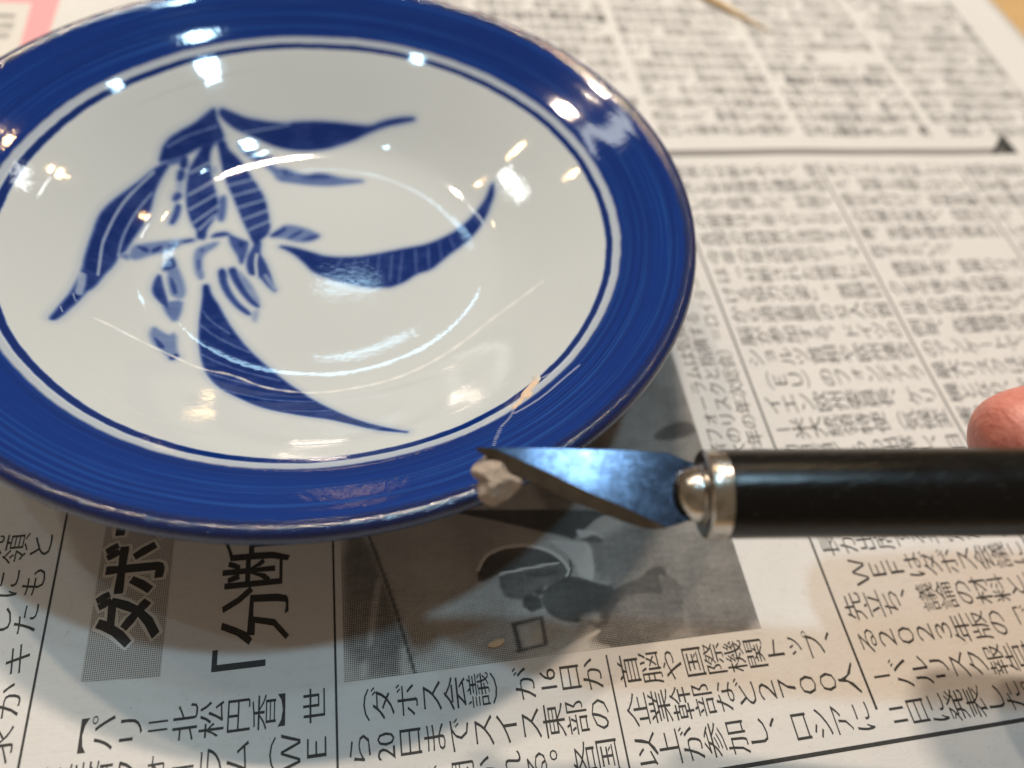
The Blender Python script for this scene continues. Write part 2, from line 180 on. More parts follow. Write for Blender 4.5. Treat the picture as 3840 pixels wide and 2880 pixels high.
TONE = [(0.7,[(40.85,-34.32),(39.73,-29.71),(38.81,-26.39),(39.31,-21.11),(43.69,-15.98),(40.01,-13.29),(36.49,-9.4),(30.0,22.0),(73.0,36.0),(73.0,-37.0)]),(0.5,[(5.25,-10.04),(5.75,-10.38),(9.21,-21.99),(11.99,-34.42),(34.69,-34.17),(41.76,-31.33),(46.58,-21.91),(56.87,-15.0),(47.75,-10.5),(20.03,-7.78)]),(0.74,[(1.39,-9.93),(5.75,-10.38),(9.21,-21.99),(12.23,-34.45),(1.26,-33.64)]),(0.55,[(6.77,-18.61),(7.77,-18.72),(6.91,-23.25),(5.64,-29.44),(4.81,-29.34),(5.67,-23.6)]),(0.2,[(3.87,-32.03),(4.71,-31.67),(4.51,-33.71),(3.57,-33.7)]),(0.2,[(10.16,-29.99),(11.0,-30.09),(10.61,-33.79),(9.78,-33.8)]),(0.95,[(20.57,-7.83),(37.88,-9.53),(37.01,-11.23),(41.03,-15.27),(35.78,-13.44),(27.91,-10.61),(21.59,-8.52)]),(0.98,[(35.65,-9.31),(49.18,-10.64),(45.67,-12.09),(41.0,-15.42),(38.47,-14.0),(34.85,-10.72)]),(0.72,[(41.03,-15.27),(46.59,-15.7),(53.04,-12.83),(61.69,-14.89),(59.02,-24.09),(47.43,-24.18),(43.38,-22.65),(43.69,-15.98)]),(0.28,[(36.35,-14.93),(40.64,-15.81),(43.94,-16.15),(43.32,-22.91),(41.13,-22.94),(39.85,-18.41),(38.0,-16.53)]),(0.3,[(41.53,-13.44),(45.17,-14.4),(46.31,-15.68),(42.13,-15.39)]),(0.88,[(42.07,-15.67),(45.1,-14.68),(46.43,-16.41),(44.18,-16.32)]),(0.9,[(23.52,-19.39),(25.17,-16.85),(28.56,-15.68),(32.1,-15.63),(35.73,-16.85),(38.34,-19.08),(39.05,-21.08),(37.46,-19.4),(33.07,-19.61),(27.13,-20.05),(23.55,-21.26)]),(0.8,[(27.11,-20.18),(33.06,-19.67),(37.44,-19.48),(38.7,-20.77),(38.89,-21.88),(34.06,-23.22),(31.12,-24.99),(27.56,-24.33),(26.87,-21.89)]),(0.92,[(31.62,-20.27),(36.75,-20.29),(37.08,-21.41),(32.0,-21.26)]),(0.93,[(34.33,-23.25),(38.65,-21.72),(41.24,-22.41),(43.21,-23.44),(46.77,-24.64),(43.77,-28.25),(39.73,-29.71),(36.67,-29.22),(34.54,-27.96),(33.36,-25.76)]),(0.96,[(30.56,-24.41),(31.81,-24.02),(33.49,-25.0),(33.48,-26.55),(31.56,-27.1),(30.31,-25.93)]),(0.95,[(32.54,-23.58),(34.11,-22.96),(34.14,-24.29),(32.76,-24.65)]),(0.97,[(27.98,-28.45),(33.24,-27.93),(33.33,-32.55),(28.54,-33.06),(27.96,-32.75),(32.74,-32.23),(32.77,-28.38),(28.56,-28.89)]),(0.95,[(27.98,-28.45),(28.7,-28.79),(29.08,-32.88),(28.42,-33.04)]),(0.42,[(29.15,-29.21),(32.57,-28.79),(32.53,-31.96),(29.42,-32.32)]),(0.8,[(47.17,-24.15),(59.25,-23.29),(56.03,-34.42),(40.85,-34.32),(43.83,-28.0)]),(0.93,[(44.17,-26.47),(47.1,-24.41),(51.55,-23.27),(53.61,-21.84),(55.9,-21.81),(56.21,-23.78),(54.43,-23.04),(54.83,-26.75),(51.42,-25.97),(46.94,-26.26),(42.84,-31.21),(40.01,-29.61)]),(0.1,[(34.21,-33.99),(41.53,-31.18),(42.53,-31.42),(36.26,-34.0)]),(0.2,[(39.65,-28.81),(42.67,-28.39),(42.73,-29.93),(39.75,-29.58)]),(0.78,[(61.19,-16.62),(70.63,-17.89),(70.58,-25.92),(70.14,-34.39),(56.06,-34.3)]),(0.66,[(44.63,2.77),(52.13,9.02),(64.89,21.15),(70.1,26.44),(70.89,16.85),(67.27,-0.86),(50.25,0.63)]),(0.9,[(60.35,3.82),(65.25,6.56),(69.48,6.58),(69.92,3.72),(63.17,2.55)]),(0.76,[(44.63,2.77),(49.76,6.76),(50.25,0.63)])]
BLADE_OUT = [(20.12, -18.48, 42.88), (28.29, -19.4, 43.0), (38.19, -20.55, 43.15), (43.54, -21.44, 43.18), (46.22, -22.9, 43.03), (47.96, -23.89, 42.93), (46.47, -29.87, 41.93), (44.56, -29.85, 41.86), (43.04, -30.17, 41.76), (41.52, -30.42, 41.67), (39.23, -30.18, 41.64), (36.52, -28.97, 41.74), (30.4, -25.64, 42.07), (23.95, -21.59, 42.51)]
BLADE_IN = [(22.12, -18.84, 42.89), (24.77, -20.34, 42.74), (28.78, -22.7, 42.49), (32.64, -25.15, 42.23), (36.93, -27.57, 41.98), (39.43, -29.21, 41.8), (40.61, -29.91, 41.73)]
LUMP = [(21.84, -19.19, 41.59), (22.92, -19.71, 41.49), (24.15, -20.84, 41.02), (24.48, -21.37, 40.75), (25.21, -21.72, 40.68), (25.26, -22.28, 40.33), (24.56, -22.88, 39.78), (23.1, -23.69, 38.94), (22.24, -24.03, 38.53), (21.14, -23.71, 38.5), (20.34, -23.11, 38.71), (20.21, -22.38, 39.16), (20.37, -21.38, 39.84), (19.68, -20.64, 40.17), (19.62, -20.24, 40.42), (20.41, -19.64, 40.98), (21.09, -19.2, 41.42)]
BLADE_N = (-0.0325, -0.1581, 0.9869)
KNIFE_AT = (49.336, -27.237, 42.698)
KNIFE_AXIS = (0.9822, -0.1415, 0.1233)
PLATE_AT=(0.511, 44.366, 0.0)
PLATE_TILT=(-0.04022, 0.00409)

# ------------------------------------------------------------------ table
t = NT('table_wood'); v = t.obj()
g = t.noise(t.scaled(v, (9, 90, 40)), 1.0, 5); g2 = t.noise(t.scaled(v, (20, 600, 60)), 1.0, 3)
wood = t.mix(g, (.50, .31, .13), (.66, .43, .20)); wood = t.mix(t.math('MULTIPLY', g2, .35), wood, (.36, .20, .08))
t.done(wood, .42, t.bump(g2, .2, .0003))
bm = bmesh.new(); bmesh.ops.create_cube(bm, size=1)
for vtx in bm.verts: vtx.co = Vector((vtx.co.x * 1.2 + .02, vtx.co.y * .8 + .10, vtx.co.z * .028 - .0144))
bmesh.ops.bevel(bm, geom=bm.edges[:], offset=.003, segments=3, affect='EDGES')
me = bpy.data.meshes.new('tabletop'); bm.to_mesh(me); bm.free()
table = thing('table', 'light brown wooden table under the spread newspaper', 'table')
link('tabletop', me, t.m, table)

# ------------------------------------------------------------------ newspaper
def paper_z(x, y):
    x = np.asarray(x, float); y = np.asarray(y, float)
    z = .26 * np.sin(x / 31 + .7) * np.sin(y / 23 + 1.1) + .15 * np.sin(x / 13 + y / 17) + .07 * np.sin(x / 5.3 - y / 9.1 + 2 * np.sin(y / 30)) + .55
    z = z - .5 * np.exp(-((np.hypot(x, y - 44) - 29) / 9) ** 2)
    z = z + .9 * sstep(x, 185, 240) ** 2 + 1.0 * sstep(y, 120, 260)
    return z
t = NT('newsprint'); v = t.obj()
n1 = t.noise(v, 1500, 4, .7); n2 = t.noise(v, 110, 3); n3 = t.noise(t.scaled(v, (900, 2600, 900)), 1, 2)
specks = t.step(t.noise(v, 2300, 2), .70, .78)
col = t.mix(n2, (.612, .594, .574), (.662, .644, .624)); col = t.mix(t.math('MULTIPLY', n1, .30), col, (.46, .43, .385))
col = t.mix(t.math('MULTIPLY', t.step(t.noise(t.scaled(v, (420, 900, 500)), 1, 5, .7), .50, .72), .30), col, (.49, .455, .41)); col = t.mix(t.math('MULTIPLY', specks, .55), col, (.22, .19, .16))
t.done(col, .85, t.bump(n3, .35, .0001, t.bump(n1, .25, .0001)), Specular_IOR_Level=.25)
PAPER = t.m
t = NT('newspaper_ink'); n = t.noise(t.obj(), 2200, 2)
t.done(t.mix(n, (.022, .021, .021), (.06, .057, .053)), .7, Specular_IOR_Level=.25); INK = t.m
t = NT('grey_ink'); t.done((.24, .225, .21), .8, Specular_IOR_Level=.2); GREY_INK = t.m
t = NT('pink_ink'); t.done((.68, .33, .34), .8, Specular_IOR_Level=.2); PINK = t.m
t = NT('blank_paper_print'); t.done((.60, .57, .525), .85, Specular_IOR_Level=.2); BLANK = t.m

news = thing('newspaper', 'spread sheet of newspaper with vertical columns of print, under the plate', 'newspaper')
xs = np.arange(-170, 229.1, 2.5); ys = np.arange(-150, 262, 2.5)
X, Y = np.meshgrid(xs, ys); Z = paper_z(X, Y); edge = 229.2 + 1.2 * np.sin(Y / 40)
X = np.where(X > 226, edge, X)
top = np.stack([X, Y, Z], -1).reshape(-1, 3); bot = top - [0, 0, .09]
nx, ny = len(xs), len(ys); idx = np.arange(nx * ny).reshape(ny, nx)
q = np.stack([idx[:-1, :-1], idx[:-1, 1:], idx[1:, 1:], idx[1:, :-1]], -1).reshape(-1, 4)
F = [q, q[:, ::-1] + nx * ny]
rim = np.concatenate([idx[0, :], idx[1:, -1], idx[-1, -2::-1], idx[-2:0:-1, 0]]); r2 = np.roll(rim, -1)
F.append(np.stack([r2, rim, rim + nx * ny, r2 + nx * ny], -1))
link('sheet', grid_mesh('sheet', np.vstack([top, bot]), np.vstack(F)), PAPER, news, True)

# glyphs: outlines of the built-in font, thinned like a newspaper serif face, laid down as flat ink
GL = {}
def load_glyphs(chars):
    obs = []
    for c in sorted(set(chars)):
        cu = bpy.data.curves.new('g', 'FONT'); cu.body = c; cu.resolution_u = 2
        o = bpy.data.objects.new('g', cu); COL.objects.link(o); obs.append((c, o, cu))
    dg = bpy.context.evaluated_depsgraph_get()
    for c, o, cu in obs:
        ev = o.evaluated_get(dg); m = ev.to_mesh()
        if m and len(m.vertices):
            V = np.zeros(len(m.vertices) * 3); m.vertices.foreach_get('co', V); V = V.reshape(-1, 3)[:, :2].copy()
            Fs = [tuple(p.vertices) for p in m.polygons]
            # merge doubles so that the outline can be found
            key = {}; mp = []
            U = []
            for p in V:
                k = (round(p[0], 4), round(p[1], 4))
                if k not in key: key[k] = len(U); U.append(p)
                mp.append(key[k])
            Fs = [tuple(mp[i] for i in f) for f in Fs]; Fs = [f for f in Fs if len(set(f)) == len(f)]
            U = np.array(U); N = np.zeros_like(U); cnt = {}
            for f in Fs:
                a = sum(U[f[i]][0] * U[f[(i + 1) % len(f)]][1] - U[f[(i + 1) % len(f)]][0] * U[f[i]][1] for i in range(len(f)))
                s = 1 if a > 0 else -1
                for i in range(len(f)):
                    e = (f[i], f[(i + 1) % len(f)]); e = e if s > 0 else e[::-1]
                    cnt.setdefault((min(e), max(e)), []).append(e)
            for es in cnt.values():
                if len(es) == 1:
                    a, b = es[0]; d = U[b] - U[a]; ln = np.hypot(*d)
                    if ln > 1e-6:
                        nrm = np.array([d[1], -d[0]]) / ln; N[a] += nrm; N[b] += nrm
            ln = np.hypot(N[:, 0], N[:, 1]); N /= np.maximum(ln, .6)[:, None]
            GL[c] = (U, Fs, N)
        ev.to_mesh_clear()
    for c, o, cu in obs:
        bpy.data.objects.remove(o); bpy.data.curves.remove(cu)
ROT = set('ー（）「」【】＝…〜')
SMALL = set('ッョャュァィゥェォっょゃゅ')
class Print:
    def __init__(s, lift=.035): s.V = []; s.F = []; s.lift = lift
    def glyph(s, ch, x, y, h, wd, thin=(.008, .017), rot=False, squeeze=1.0, dy=0.0, dx=0.0, page='up'):
        """ch centred at x, y: characters stand with their tops to -x; h along x, wd along y (em sizes in mm)"""
        if ch not in GL: return
        U, Fs, N = GL[ch]
        P = U - N * np.array(thin)
        gx = (P[:, 0] - .5) * squeeze + dx; gy = P[:, 1] - .38 + dy
        if rot: Xp = x + gx * h; Yp = y + gy * wd
        else: Xp = x - gy * h; Yp = y + gx * wd
        o = len(s.V); s.V += list(zip(Xp, Yp)); s.F += [tuple(i + o for i in f) for f in Fs]
    def quad(s, x0, y0, x1, y1, n=1):
        """a ruled bar from (x0,y0) to (x1,y1)"""
        s.poly_strip([(x0, y0), (x0, y1)], [(x1, y0), (x1, y1)], n)
    def bar(s, a, b, wd, n=24, taper=1.0):
        a = np.array(a, float); b = np.array(b, float); d = (b - a) / np.hypot(*(b - a)); m = np.array([-d[1], d[0]]) * wd / 2
        o = len(s.V)
        for i in range(n + 1):
            p = a + (b - a) * i / n; s.V += [tuple(p + m), tuple(p - m)]
        s.F += [(o + 2 * i, o + 2 * i + 1, o + 2 * i + 3, o + 2 * i + 2) for i in range(n)]
    def poly(s, pts):
        o = len(s.V); s.V += [tuple(p) for p in pts]; s.F.append(tuple(range(o, o + len(pts))))
    def area(s, c00, c10, c11, c01, n=14, m=14):
        c00, c10, c11, c01 = [np.array(c, float) for c in (c00, c10, c11, c01)]; o = len(s.V)
        for j in range(m + 1):
            for i in range(n + 1):
                u = i / n; k = j / m
                s.V.append(tuple((c00 * (1 - u) + c10 * u) * (1 - k) + (c01 * (1 - u) + c11 * u) * k))
        s.F += [(o + j * (n + 1) + i, o + j * (n + 1) + i + 1, o + (j + 1) * (n + 1) + i + 1, o + (j + 1) * (n + 1) + i) for j in range(m) for i in range(n)]
    def build(s, name, mat):
        A = np.array(s.V); V = np.c_[A, paper_z(A[:, 0], A[:, 1]) + s.lift]
        return link(name, mesh(name, V, s.F), mat, news)

COLW, PITCH, FIRST, ROW = 42.5, 3.636, 3.206, 5.851
def tokens(line):
    out = []; i = 0
    while i < len(line):
        if line[i].isdigit() and line[i].isascii() and i + 1 < len(line) and line[i + 1].isdigit():
            out.append(line[i:i + 2]); i += 2
        else: out.append(line[i]); i += 1
    return out
def set_line(pr, x0, y, line, thin=(.003, .009)):
    """one vertical line of body text: it reads along +x, its characters stand with their tops to -x"""
    for k, tk in enumerate(tokens(line)):
        x = x0 + FIRST + PITCH * k
        if tk == '　': continue
        if len(tk) == 2:
            pr.glyph(tk[0], x, y - .95, 3.75, 5.3, thin, squeeze=.8, dx=.18); pr.glyph(tk[1], x, y + .95, 3.75, 5.3, thin, squeeze=.8, dx=.18)
        elif tk in ROT: pr.glyph(tk, x, y, 3.6, 4.9, thin, rot=True)
        elif tk in '、。': pr.glyph(tk, x, y, 3.9, 4.9, (.0, .0), dx=.55, dy=.52)
        elif tk in SMALL: pr.glyph(tk, x, y, 3.3, 4.6, thin, dx=.08, dy=.08)
        else: pr.glyph(tk, x, y, 3.78, 5.4, thin)

LEFT = ['米国のバイデン大統領と', 'の会談では輸出規制にも', 'いて意見を交換しました', '戦車を供与するよう、キ', 'ウ政府は欧州各国に確か', '約を急ぐよう改めて要求']
LEAD = ['【パリ＝北松円香】世', '界経済フォーラム（ＷＥ', 'Ｆ）の年次総会がことし']
COL0 = ['（ダボス会議）が16日か', 'ら20日までスイス東部の', 'ダボスで開かれる。各国']
COL1 = ['首脳や国際機関トップ、', '企業幹部など２７００人', '以上が参加し、ロシアに']
COL2 = ['世界の分断をめぐり、経', '済と安全保障の課題を話', 'し合う見通しだ。対面で', 'の開催は３年ぶりとなり', '各国の政財界が注目する', '今年の年次総会のテーマ', 'は「分断された世界にお', 'ける協力の姿」。首脳は', 'から過去最高の52人の首', '脳が参加する。ドイツの', 'ショルツ首相や欧州連合', '（ＥＵ）のフォンデアラ', 'イエン欧州委員長、ケリ', 'ー米大統領特使（気候変', '動担当）らも出席し、日', '本からは西村経済産業相', '河野太郎デジタル相ら閣', '僚が参加するほか、国際', '長が出席する予定だ。今', '　ＷＥＦはダボス会議に', '先立ち、議論の材料とす', 'る２０２３年版の「グロ', 'ーバルリスク報告書」を', '11日に発表した。']
COL3 = ['年のリスクを分析したう', 'え、短期と長期に分けて', '順位を付けた。気候変動', 'の対策の失敗や、自然災', '害、生物多様性の喪失が', '在するという。', '　情勢不安、世界のリス', 'クを今後２年の短期と、', '10年の長期に分けて分析', '例年、危機管理の専門家', 'のアンケートで、今後の', '最大リスクは生活費の危', '機となり、次いで自然災', '害や異常気象が並んだ。', '　長期では気候変動の緩', '和や適応の失敗が上位を', '占め、環境の問題が多く', '挙げられた。食料や燃料', 'の価格高騰も続くとみて', '各国に協調した対応を求', 'めている。専門家は物価', '上昇が社会の分断を広げ', 'ると指摘。国際協力の必', '要性を強調した。']
UPPER = ('政府は十九日、新年度の予算編成に向けた基本方針を閣議で決定した。物価の上昇を上回る賃上げの実現を目指し、中小企業の支援を拡充する。'
         '国会での審議は来月から始まる見通しで、野党は財源の説明が不十分だとして追及する構えだ。首相は会見で、家計の負担を軽くするため電気料金の補助を続けると述べた。'
         '一方、地方の人口減少は深刻で、交通や医療の維持が課題となる。自治体は住民の声を聞きながら計画を見直し、学校の統合や施設の再編を進める。'
         '専門家は、長期の視点で人材を育てる仕組みが必要だと話す。調査によると、回答した企業の六割が採用を増やすと答え、景気の先行きに期待を示した。'
         '海外の金融政策の影響で為替は大きく動き、輸入品の値上がりが続いている。農家では肥料や飼料の価格が高止まりし、経営を圧迫している。')
CAPTION = ['経済フォーラムは気候変動が', '対策で最大のリスクと指摘する', '（昨年の年次総会）＝ロイター']
SPOTS = ['特別展', '入場券', '好評発']
load_glyphs(''.join(LEFT + LEAD + COL0 + COL1 + COL2 + COL3 + CAPTION + SPOTS) + UPPER + 'ダボス会議「分断')

def column(rows, x0, y_top, indent=0, name='article_text', thin=(.003, .009)):
    pr = Print()
    for k, line in enumerate(rows): set_line(pr, x0 + indent * PITCH, y_top - ROW * k, line, thin)
    return pr.build(name, INK)
column(LEFT, -2 * COLW, -7.5, name='article_text')
pr = Print()
set_line(pr, -COLW + PITCH * .95, -36.9, LEAD[0]); set_line(pr, -COLW, -42.8, LEAD[1]); set_line(pr, -COLW, -48.6, LEAD[2])
pr.build('article_text', INK)
column(COL0, 0, -37.83); column(COL1, COLW, -38.0)
column(COL2[:16], 2 * COLW, 79.2); column(COL2[16:], 2 * COLW, -26.68 + ROW * 3)
column(COL3, 3 * COLW, 79.4)
k4 = 40
pr = Print()
for r in range(22):
    ln = UPPER[(k4 * 11) % (len(UPPER) - 11):][:11]; k4 += 1
    if r in (5, 13): ln = ln[:6]
    if r in (6, 14): ln = '　' + ln[:10]
    set_line(pr, 4 * COLW, 79.0 - ROW * r, ln[:10])
pr.build('article_text', INK)
# the article beyond the thick rule
k = 0
for c in range(-2, 5):
    pr = Print(); x0 = COLW * c
    for r in range(23):
        y = 95.6 + ROW * r
        ln = UPPER[(k * 11) % (len(UPPER) - 11):][:11]; k += 1
        if random.random() < .06: ln = ln[:random.randint(4, 8)]
        if random.random() < .06: ln = '　' + ln[:10]
        if c == -2: continue
        th = (.0, .006) if random.random() < .85 else (-.02, -.012)
        set_line(pr, x0, y, ln, th)
    if pr.V: pr.build('article_text', INK)
# column rules
for c, (y0, y1) in {-1: (-52, 40), 0: (-52, 20), 1: (-52, -35.2), 2: (-49.0, 82.0), 3: (-49.0, 82.0), 4: (-49.0, 82.0)}.items():
    pr = Print(.03); pr.bar((COLW * c, y0), (COLW * c, y1), (.30 if c == 1 else .42) if c > 0 else .34, 50); pr.build('column_rule', INK)
pr = Print(.03); pr.bar((210.2, 90), (210.2, 250), .3, 60); pr.build('column_rule', INK)
pr = Print(.03); pr.bar((-60, -53.9), (230, -53.7), .62, 90); pr.build('thick_rule', INK)
pr = Print(.03); pr.bar((44, 86.0), (188, 86.9), 2.7, 60); pr.poly([(184.6, 86.0), (191.6, 86.4), (192.4, 94.4)]); pr.build('arrow_rule', GREY_INK)
pr = Print(.05); pr.poly([(183.6, 85.6), (192.8, 85.8), (192.4, 94.8)]); pr.build('triangle_mark', INK)
# headline
t = NT('screened_grey_ink'); v = t.obj()
def screen(t, v, tone, pitch=.00042):
    rot = t.n('ShaderNodeVectorRotate', rotation_type='Z_AXIS'); rot.inputs['Angle'].default_value = math.radians(45); t.l(v, rot.inputs['Vector'])
    sp = t.n('ShaderNodeSeparateXYZ'); t.l(rot.outputs[0], sp.inputs[0])
    a = t.math('SINE', t.math('MULTIPLY', sp.outputs[0], 2 * math.pi / pitch)); b = t.math('SINE', t.math('MULTIPLY', sp.outputs[1], 2 * math.pi / pitch))
    p = t.math('MULTIPLY_ADD', t.math('MULTIPLY', a, b), .5, .5)
    return t.math('MULTIPLY_ADD', t.math('SUBTRACT', t.math('MULTIPLY_ADD', tone, 1.5, -.25), p), 1.5, .5, clamp=True)
val = t.n('ShaderNodeValue'); val.outputs[0].default_value = .43
t.done(t.mix(screen(t, v, val.outputs[0]), (.57, .54, .50), (.06, .057, .055)), .8, Specular_IOR_Level=.2); SCREEN = t.m
pr = Print(.03); pr.area((-36.2, -29.5), (-25.3, -30.1), (-25.3, 34), (-36.2, 34), 8, 40); pr.build('headline_band', SCREEN)
HW = 9.9
heads = [('ダ', -20.8), ('ボ', -12.7), ('ス', -3.8), ('会', 4.7), ('議', 13.2)]
pr = Print(.045); [pr.glyph(c, -30.95, y, 10.2, 9.4, (-.085, -.085)) for c, y in heads]; pr.build('headline_outline', BLANK)
pr = Print(.06); [pr.glyph(c, -30.95, y, 10.2, 9.4, (-.034, -.030)) for c, y in heads]; pr.build('headline', INK)
pr = Print(.045)
pr.glyph('「', -12.3, -29.9, 12.2, 9.2, (-.022, .004), dx=-.18, dy=.02)
for c, y in (('分', -22.3), ('断', -13.6), ('世', -4.9), ('界', 3.8)): pr.glyph(c, -12.2, y, 11.8, 9.6, (-.026, .018))
pr.build('headline', INK)
# caption beside the photograph
for x, line, y0 in ((73.3, CAPTION[0], -4.2), (77.2, CAPTION[1], -15.6), (81.4, CAPTION[2], -5.5)):
    pr = Print()
    for k, c in enumerate(line): pr.glyph(c, x, y0 + 3.66 * k, 3.9, 3.9, (.004, .012))
    pr.build('caption_text', INK)
# pink advertisement in the corner
pr = Print(.02); pr.area((-130, 126), (-68.2, 126), (-68.4, 152), (-130, 152)); pr.build('pink_box', PINK)
pr = Print(.03); pr.area((-130, 118), (-73.4, 118), (-74.9, 147.2), (-130, 146.6)); pr.build('pink_box_panel', BLANK)
pr = Print(.045); pr.bar((-90, 140.6), (-77.6, 140.9), 1.6, 6)
pr.build('advert_text', GREY_INK)
pr = Print(.045)
for k, s_ in enumerate(SPOTS[:2]):
    for j, c in enumerate(s_): pr.glyph(c, -78.6 - 3.4 * (2 - j), 136.4 - 4.6 * k, 3.6, 3.6, (-.01, -.01), rot=True)
pr.build('advert_text', GREY_INK)
# halftone photograph
px = np.arange(1.2, 70.31, .28); py = np.arange(-34.2, 34, .28)
X, Y = np.meshgrid(px, py); P = np.c_[X.ravel(), Y.ravel()]
tone = np.full(len(P), .38)
tone += .10 * np.sin(P[:, 0] / 9 + 1) * np.sin(P[:, 1] / 7)
for tv, poly in TONE:
    sf = 1.3 if .6 < tv < .8 and len(poly) < 12 else 1.1 if tv == .2 else .34; tv = max(tv, .3) if tv == .2 else tv
    poly = smooth_poly(poly, 1 if tv < .95 else 0); lo = poly.min(0) - 2; hi = poly.max(0) + 2
    sel = np.where(((P > lo) & (P < hi)).all(1))[0]
    if not len(sel): continue
    s_ = sstep(inside_dist(P[sel], poly), -sf, sf); tone[sel] = tone[sel] * (1 - s_) + tv * s_
for tv, wd, ln in TLINE:
    s_ = 1 - sstep(line_dist(P, smooth_line(ln, 2)), wd * .3, wd * .8); tone = tone * (1 - s_) + tv * s_
tone = .46 + (tone - .52) * .84
rng = np.random.RandomState(3)
for fr, am in ((.35, .030), (.9, .012), (2.1, .010), (4.3, .012), (7.0, .012)):
    for _ in range(5):
        a_ = rng.rand() * 6.28; tone += am * np.sin(fr * (P[:, 0] * math.cos(a_) + P[:, 1] * math.sin(a_)) * (.7 + .6 * rng.rand()) + rng.rand() * 6.28) * .5
V = np.c_[P, paper_z(P[:, 0], P[:, 1]) + .03]; nxp, nyp = len(px), len(py); idx = np.arange(nxp * nyp).reshape(nyp, nxp)
q = np.stack([idx[:-1, :-1], idx[:-1, 1:], idx[1:, 1:], idx[1:, :-1]], -1).reshape(-1, 4)
me = grid_mesh('printed_photo', V, q)
at = me.attributes.new('tone', 'FLOAT', 'POINT'); at.data.foreach_set('value', tone.astype(np.float32))
t = NT('halftone_photo'); v = t.obj(); a = t.n('ShaderNodeAttribute', attribute_name='tone').outputs['Fac']
t.done(t.mix(screen(t, v, a, .00040), (.58, .55, .51), (.05, .048, .047)), .8, Specular_IOR_Level=.2)
link('printed_photo', me, t.m, news, True)

# ------------------------------------------------------------------ plate
PROF = np.array([(0,9.0),(14,9.01),(22,9.08),(27,9.3),(30,9.65),(32.5,10.2),(34.5,10.9),(36.5,11.9),(40,13.9),(45,17.0),(50,20.1),(54,22.5),(56.5,23.9),(60,25.6),(64,27.7),(66.5,29.0),(67.6,29.45),(68.4,29.3),(68.9,28.6)])
def pchip(x, y, xi):
    h = np.diff(x); d = np.diff(y) / h; m = np.zeros(len(x)); m[-1] = d[-1]
    for i in range(1, len(x) - 1):
        if d[i-1] * d[i] > 0:
            a = 2 * h[i] + h[i-1]; b = h[i] + 2 * h[i-1]; m[i] = (a + b) / (a / d[i-1] + b / d[i])
    k = np.clip(np.searchsorted(x, xi) - 1, 0, len(x) - 2); u = (xi - x[k]) / h[k]
    return (2*u**3-3*u**2+1)*y[k] + (u**3-2*u**2+u)*h[k]*m[k] + (-2*u**3+3*u**2)*y[k+1] + (u**3-u**2)*h[k]*m[k+1]
def plate_z(r): return pchip(PROF[:, 0], PROF[:, 1], np.minimum(r, 68.9))
rt = np.concatenate([np.linspace(.2, 8, 30)[:-1], np.linspace(8, 53, 265)[:-1], np.linspace(53, 58, 36)[:-1], np.linspace(58, 66, 26)[:-1], np.linspace(66, 68.9, 22)])
zt = plate_z(rt)
under = [(69.05, 28.0), (69.0, 27.3), (68.7, 26.7), (68, 26.1), (66, 25.0), (62, 22.9), (56, 19.9), (50, 16.4), (45, 12.9), (40, 9.3), (36, 7.2), (33, 6.4), (31.2, 6.0), (30.6, 5.2), (30.3, 2.2), (29.9, 1.35), (29.2, 1.2), (28.5, 1.35), (28.1, 2.2), (27.8, 4.4), (27, 5.0), (14, 4.9), (.2, 4.8)]
R_ = np.concatenate([rt, [u[0] for u in under]]); Z_ = np.concatenate([zt, [u[1] for u in under]])
NA = 1260; A = np.linspace(0, 2 * np.pi, NA, endpoint=False)
wob = 1 + .0009 * np.sin(2 * A + .5) + .0006 * np.sin(5 * A)
RR = R_[:, None] * np.where(R_[:, None] > 50, wob[None, :], 1)
V = np.stack([RR * np.cos(A), RR * np.sin(A), np.repeat(Z_[:, None], NA, 1)], -1)
n = len(R_); ii = np.arange(n * NA).reshape(n, NA); jj = np.roll(ii, -1, 1)
q = np.stack([ii[:-1], ii[1:], jj[1:], jj[:-1]], -1).reshape(-1, 4)
V = V.reshape(-1, 3); nv = len(V)
sl = smooth_line(GLINT_LINE, 2); sel = np.where((np.hypot(V[:, 0], V[:, 1]) < 48) & (V[:, 2] > 8.5))[0]   # a thin wavy ridge added to the glaze to catch light
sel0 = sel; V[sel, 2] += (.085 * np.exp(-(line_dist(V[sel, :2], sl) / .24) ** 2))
me = grid_mesh('dish', V, q)
cob = np.zeros(nv); m_ = len(rt); P = V[:m_ * NA, :2]; rr = np.hypot(P[:, 0], P[:, 1]); act = np.where(rr < 53)[0]
Pa = P[act]; cov = np.zeros(len(act))
for tv, poly in LEAF:
    poly = smooth_poly(poly, 1); lo = poly.min(0) - 2; hi = poly.max(0) + 2
    sel = np.where(((Pa > lo) & (Pa < hi)).all(1))[0]
    tv = tv * 1.22 if tv < .6 else tv
    if len(sel): cov[sel] = np.maximum(cov[sel], np.maximum(tv * sstep(inside_dist(Pa[sel], poly), -.80 if tv > .7 else -1.05, .30), .17 * tv * sstep(inside_dist(Pa[sel], poly), -1.9, .0)))
for tv, wd, ln in VEIN:
    ln = smooth_line(ln, 2); lo = ln.min(0) - 2; hi = ln.max(0) + 2
    sel = np.where(((Pa > lo) & (Pa < hi)).all(1))[0]
    if len(sel): cov[sel] *= 1 - min(.8, tv * 1.35) * (1 - sstep(line_dist(Pa[sel], ln), wd * .25, wd * .85))
cob[act] = cov
scr = np.zeros(nv)
for ln, wd, amt in [(CRACK, .20, .55)] + [(s_, .24, .6) for s_ in SCRATCH]:
    ln = smooth_line(ln, 1); lo = ln.min(0) - 1; hi = ln.max(0) + 1
    sel = np.where(((P > lo) & (P < hi)).all(1))[0]
    if len(sel): scr[sel] = np.maximum(scr[sel], amt * (1 - sstep(line_dist(P[sel], ln), wd * .4, wd)))
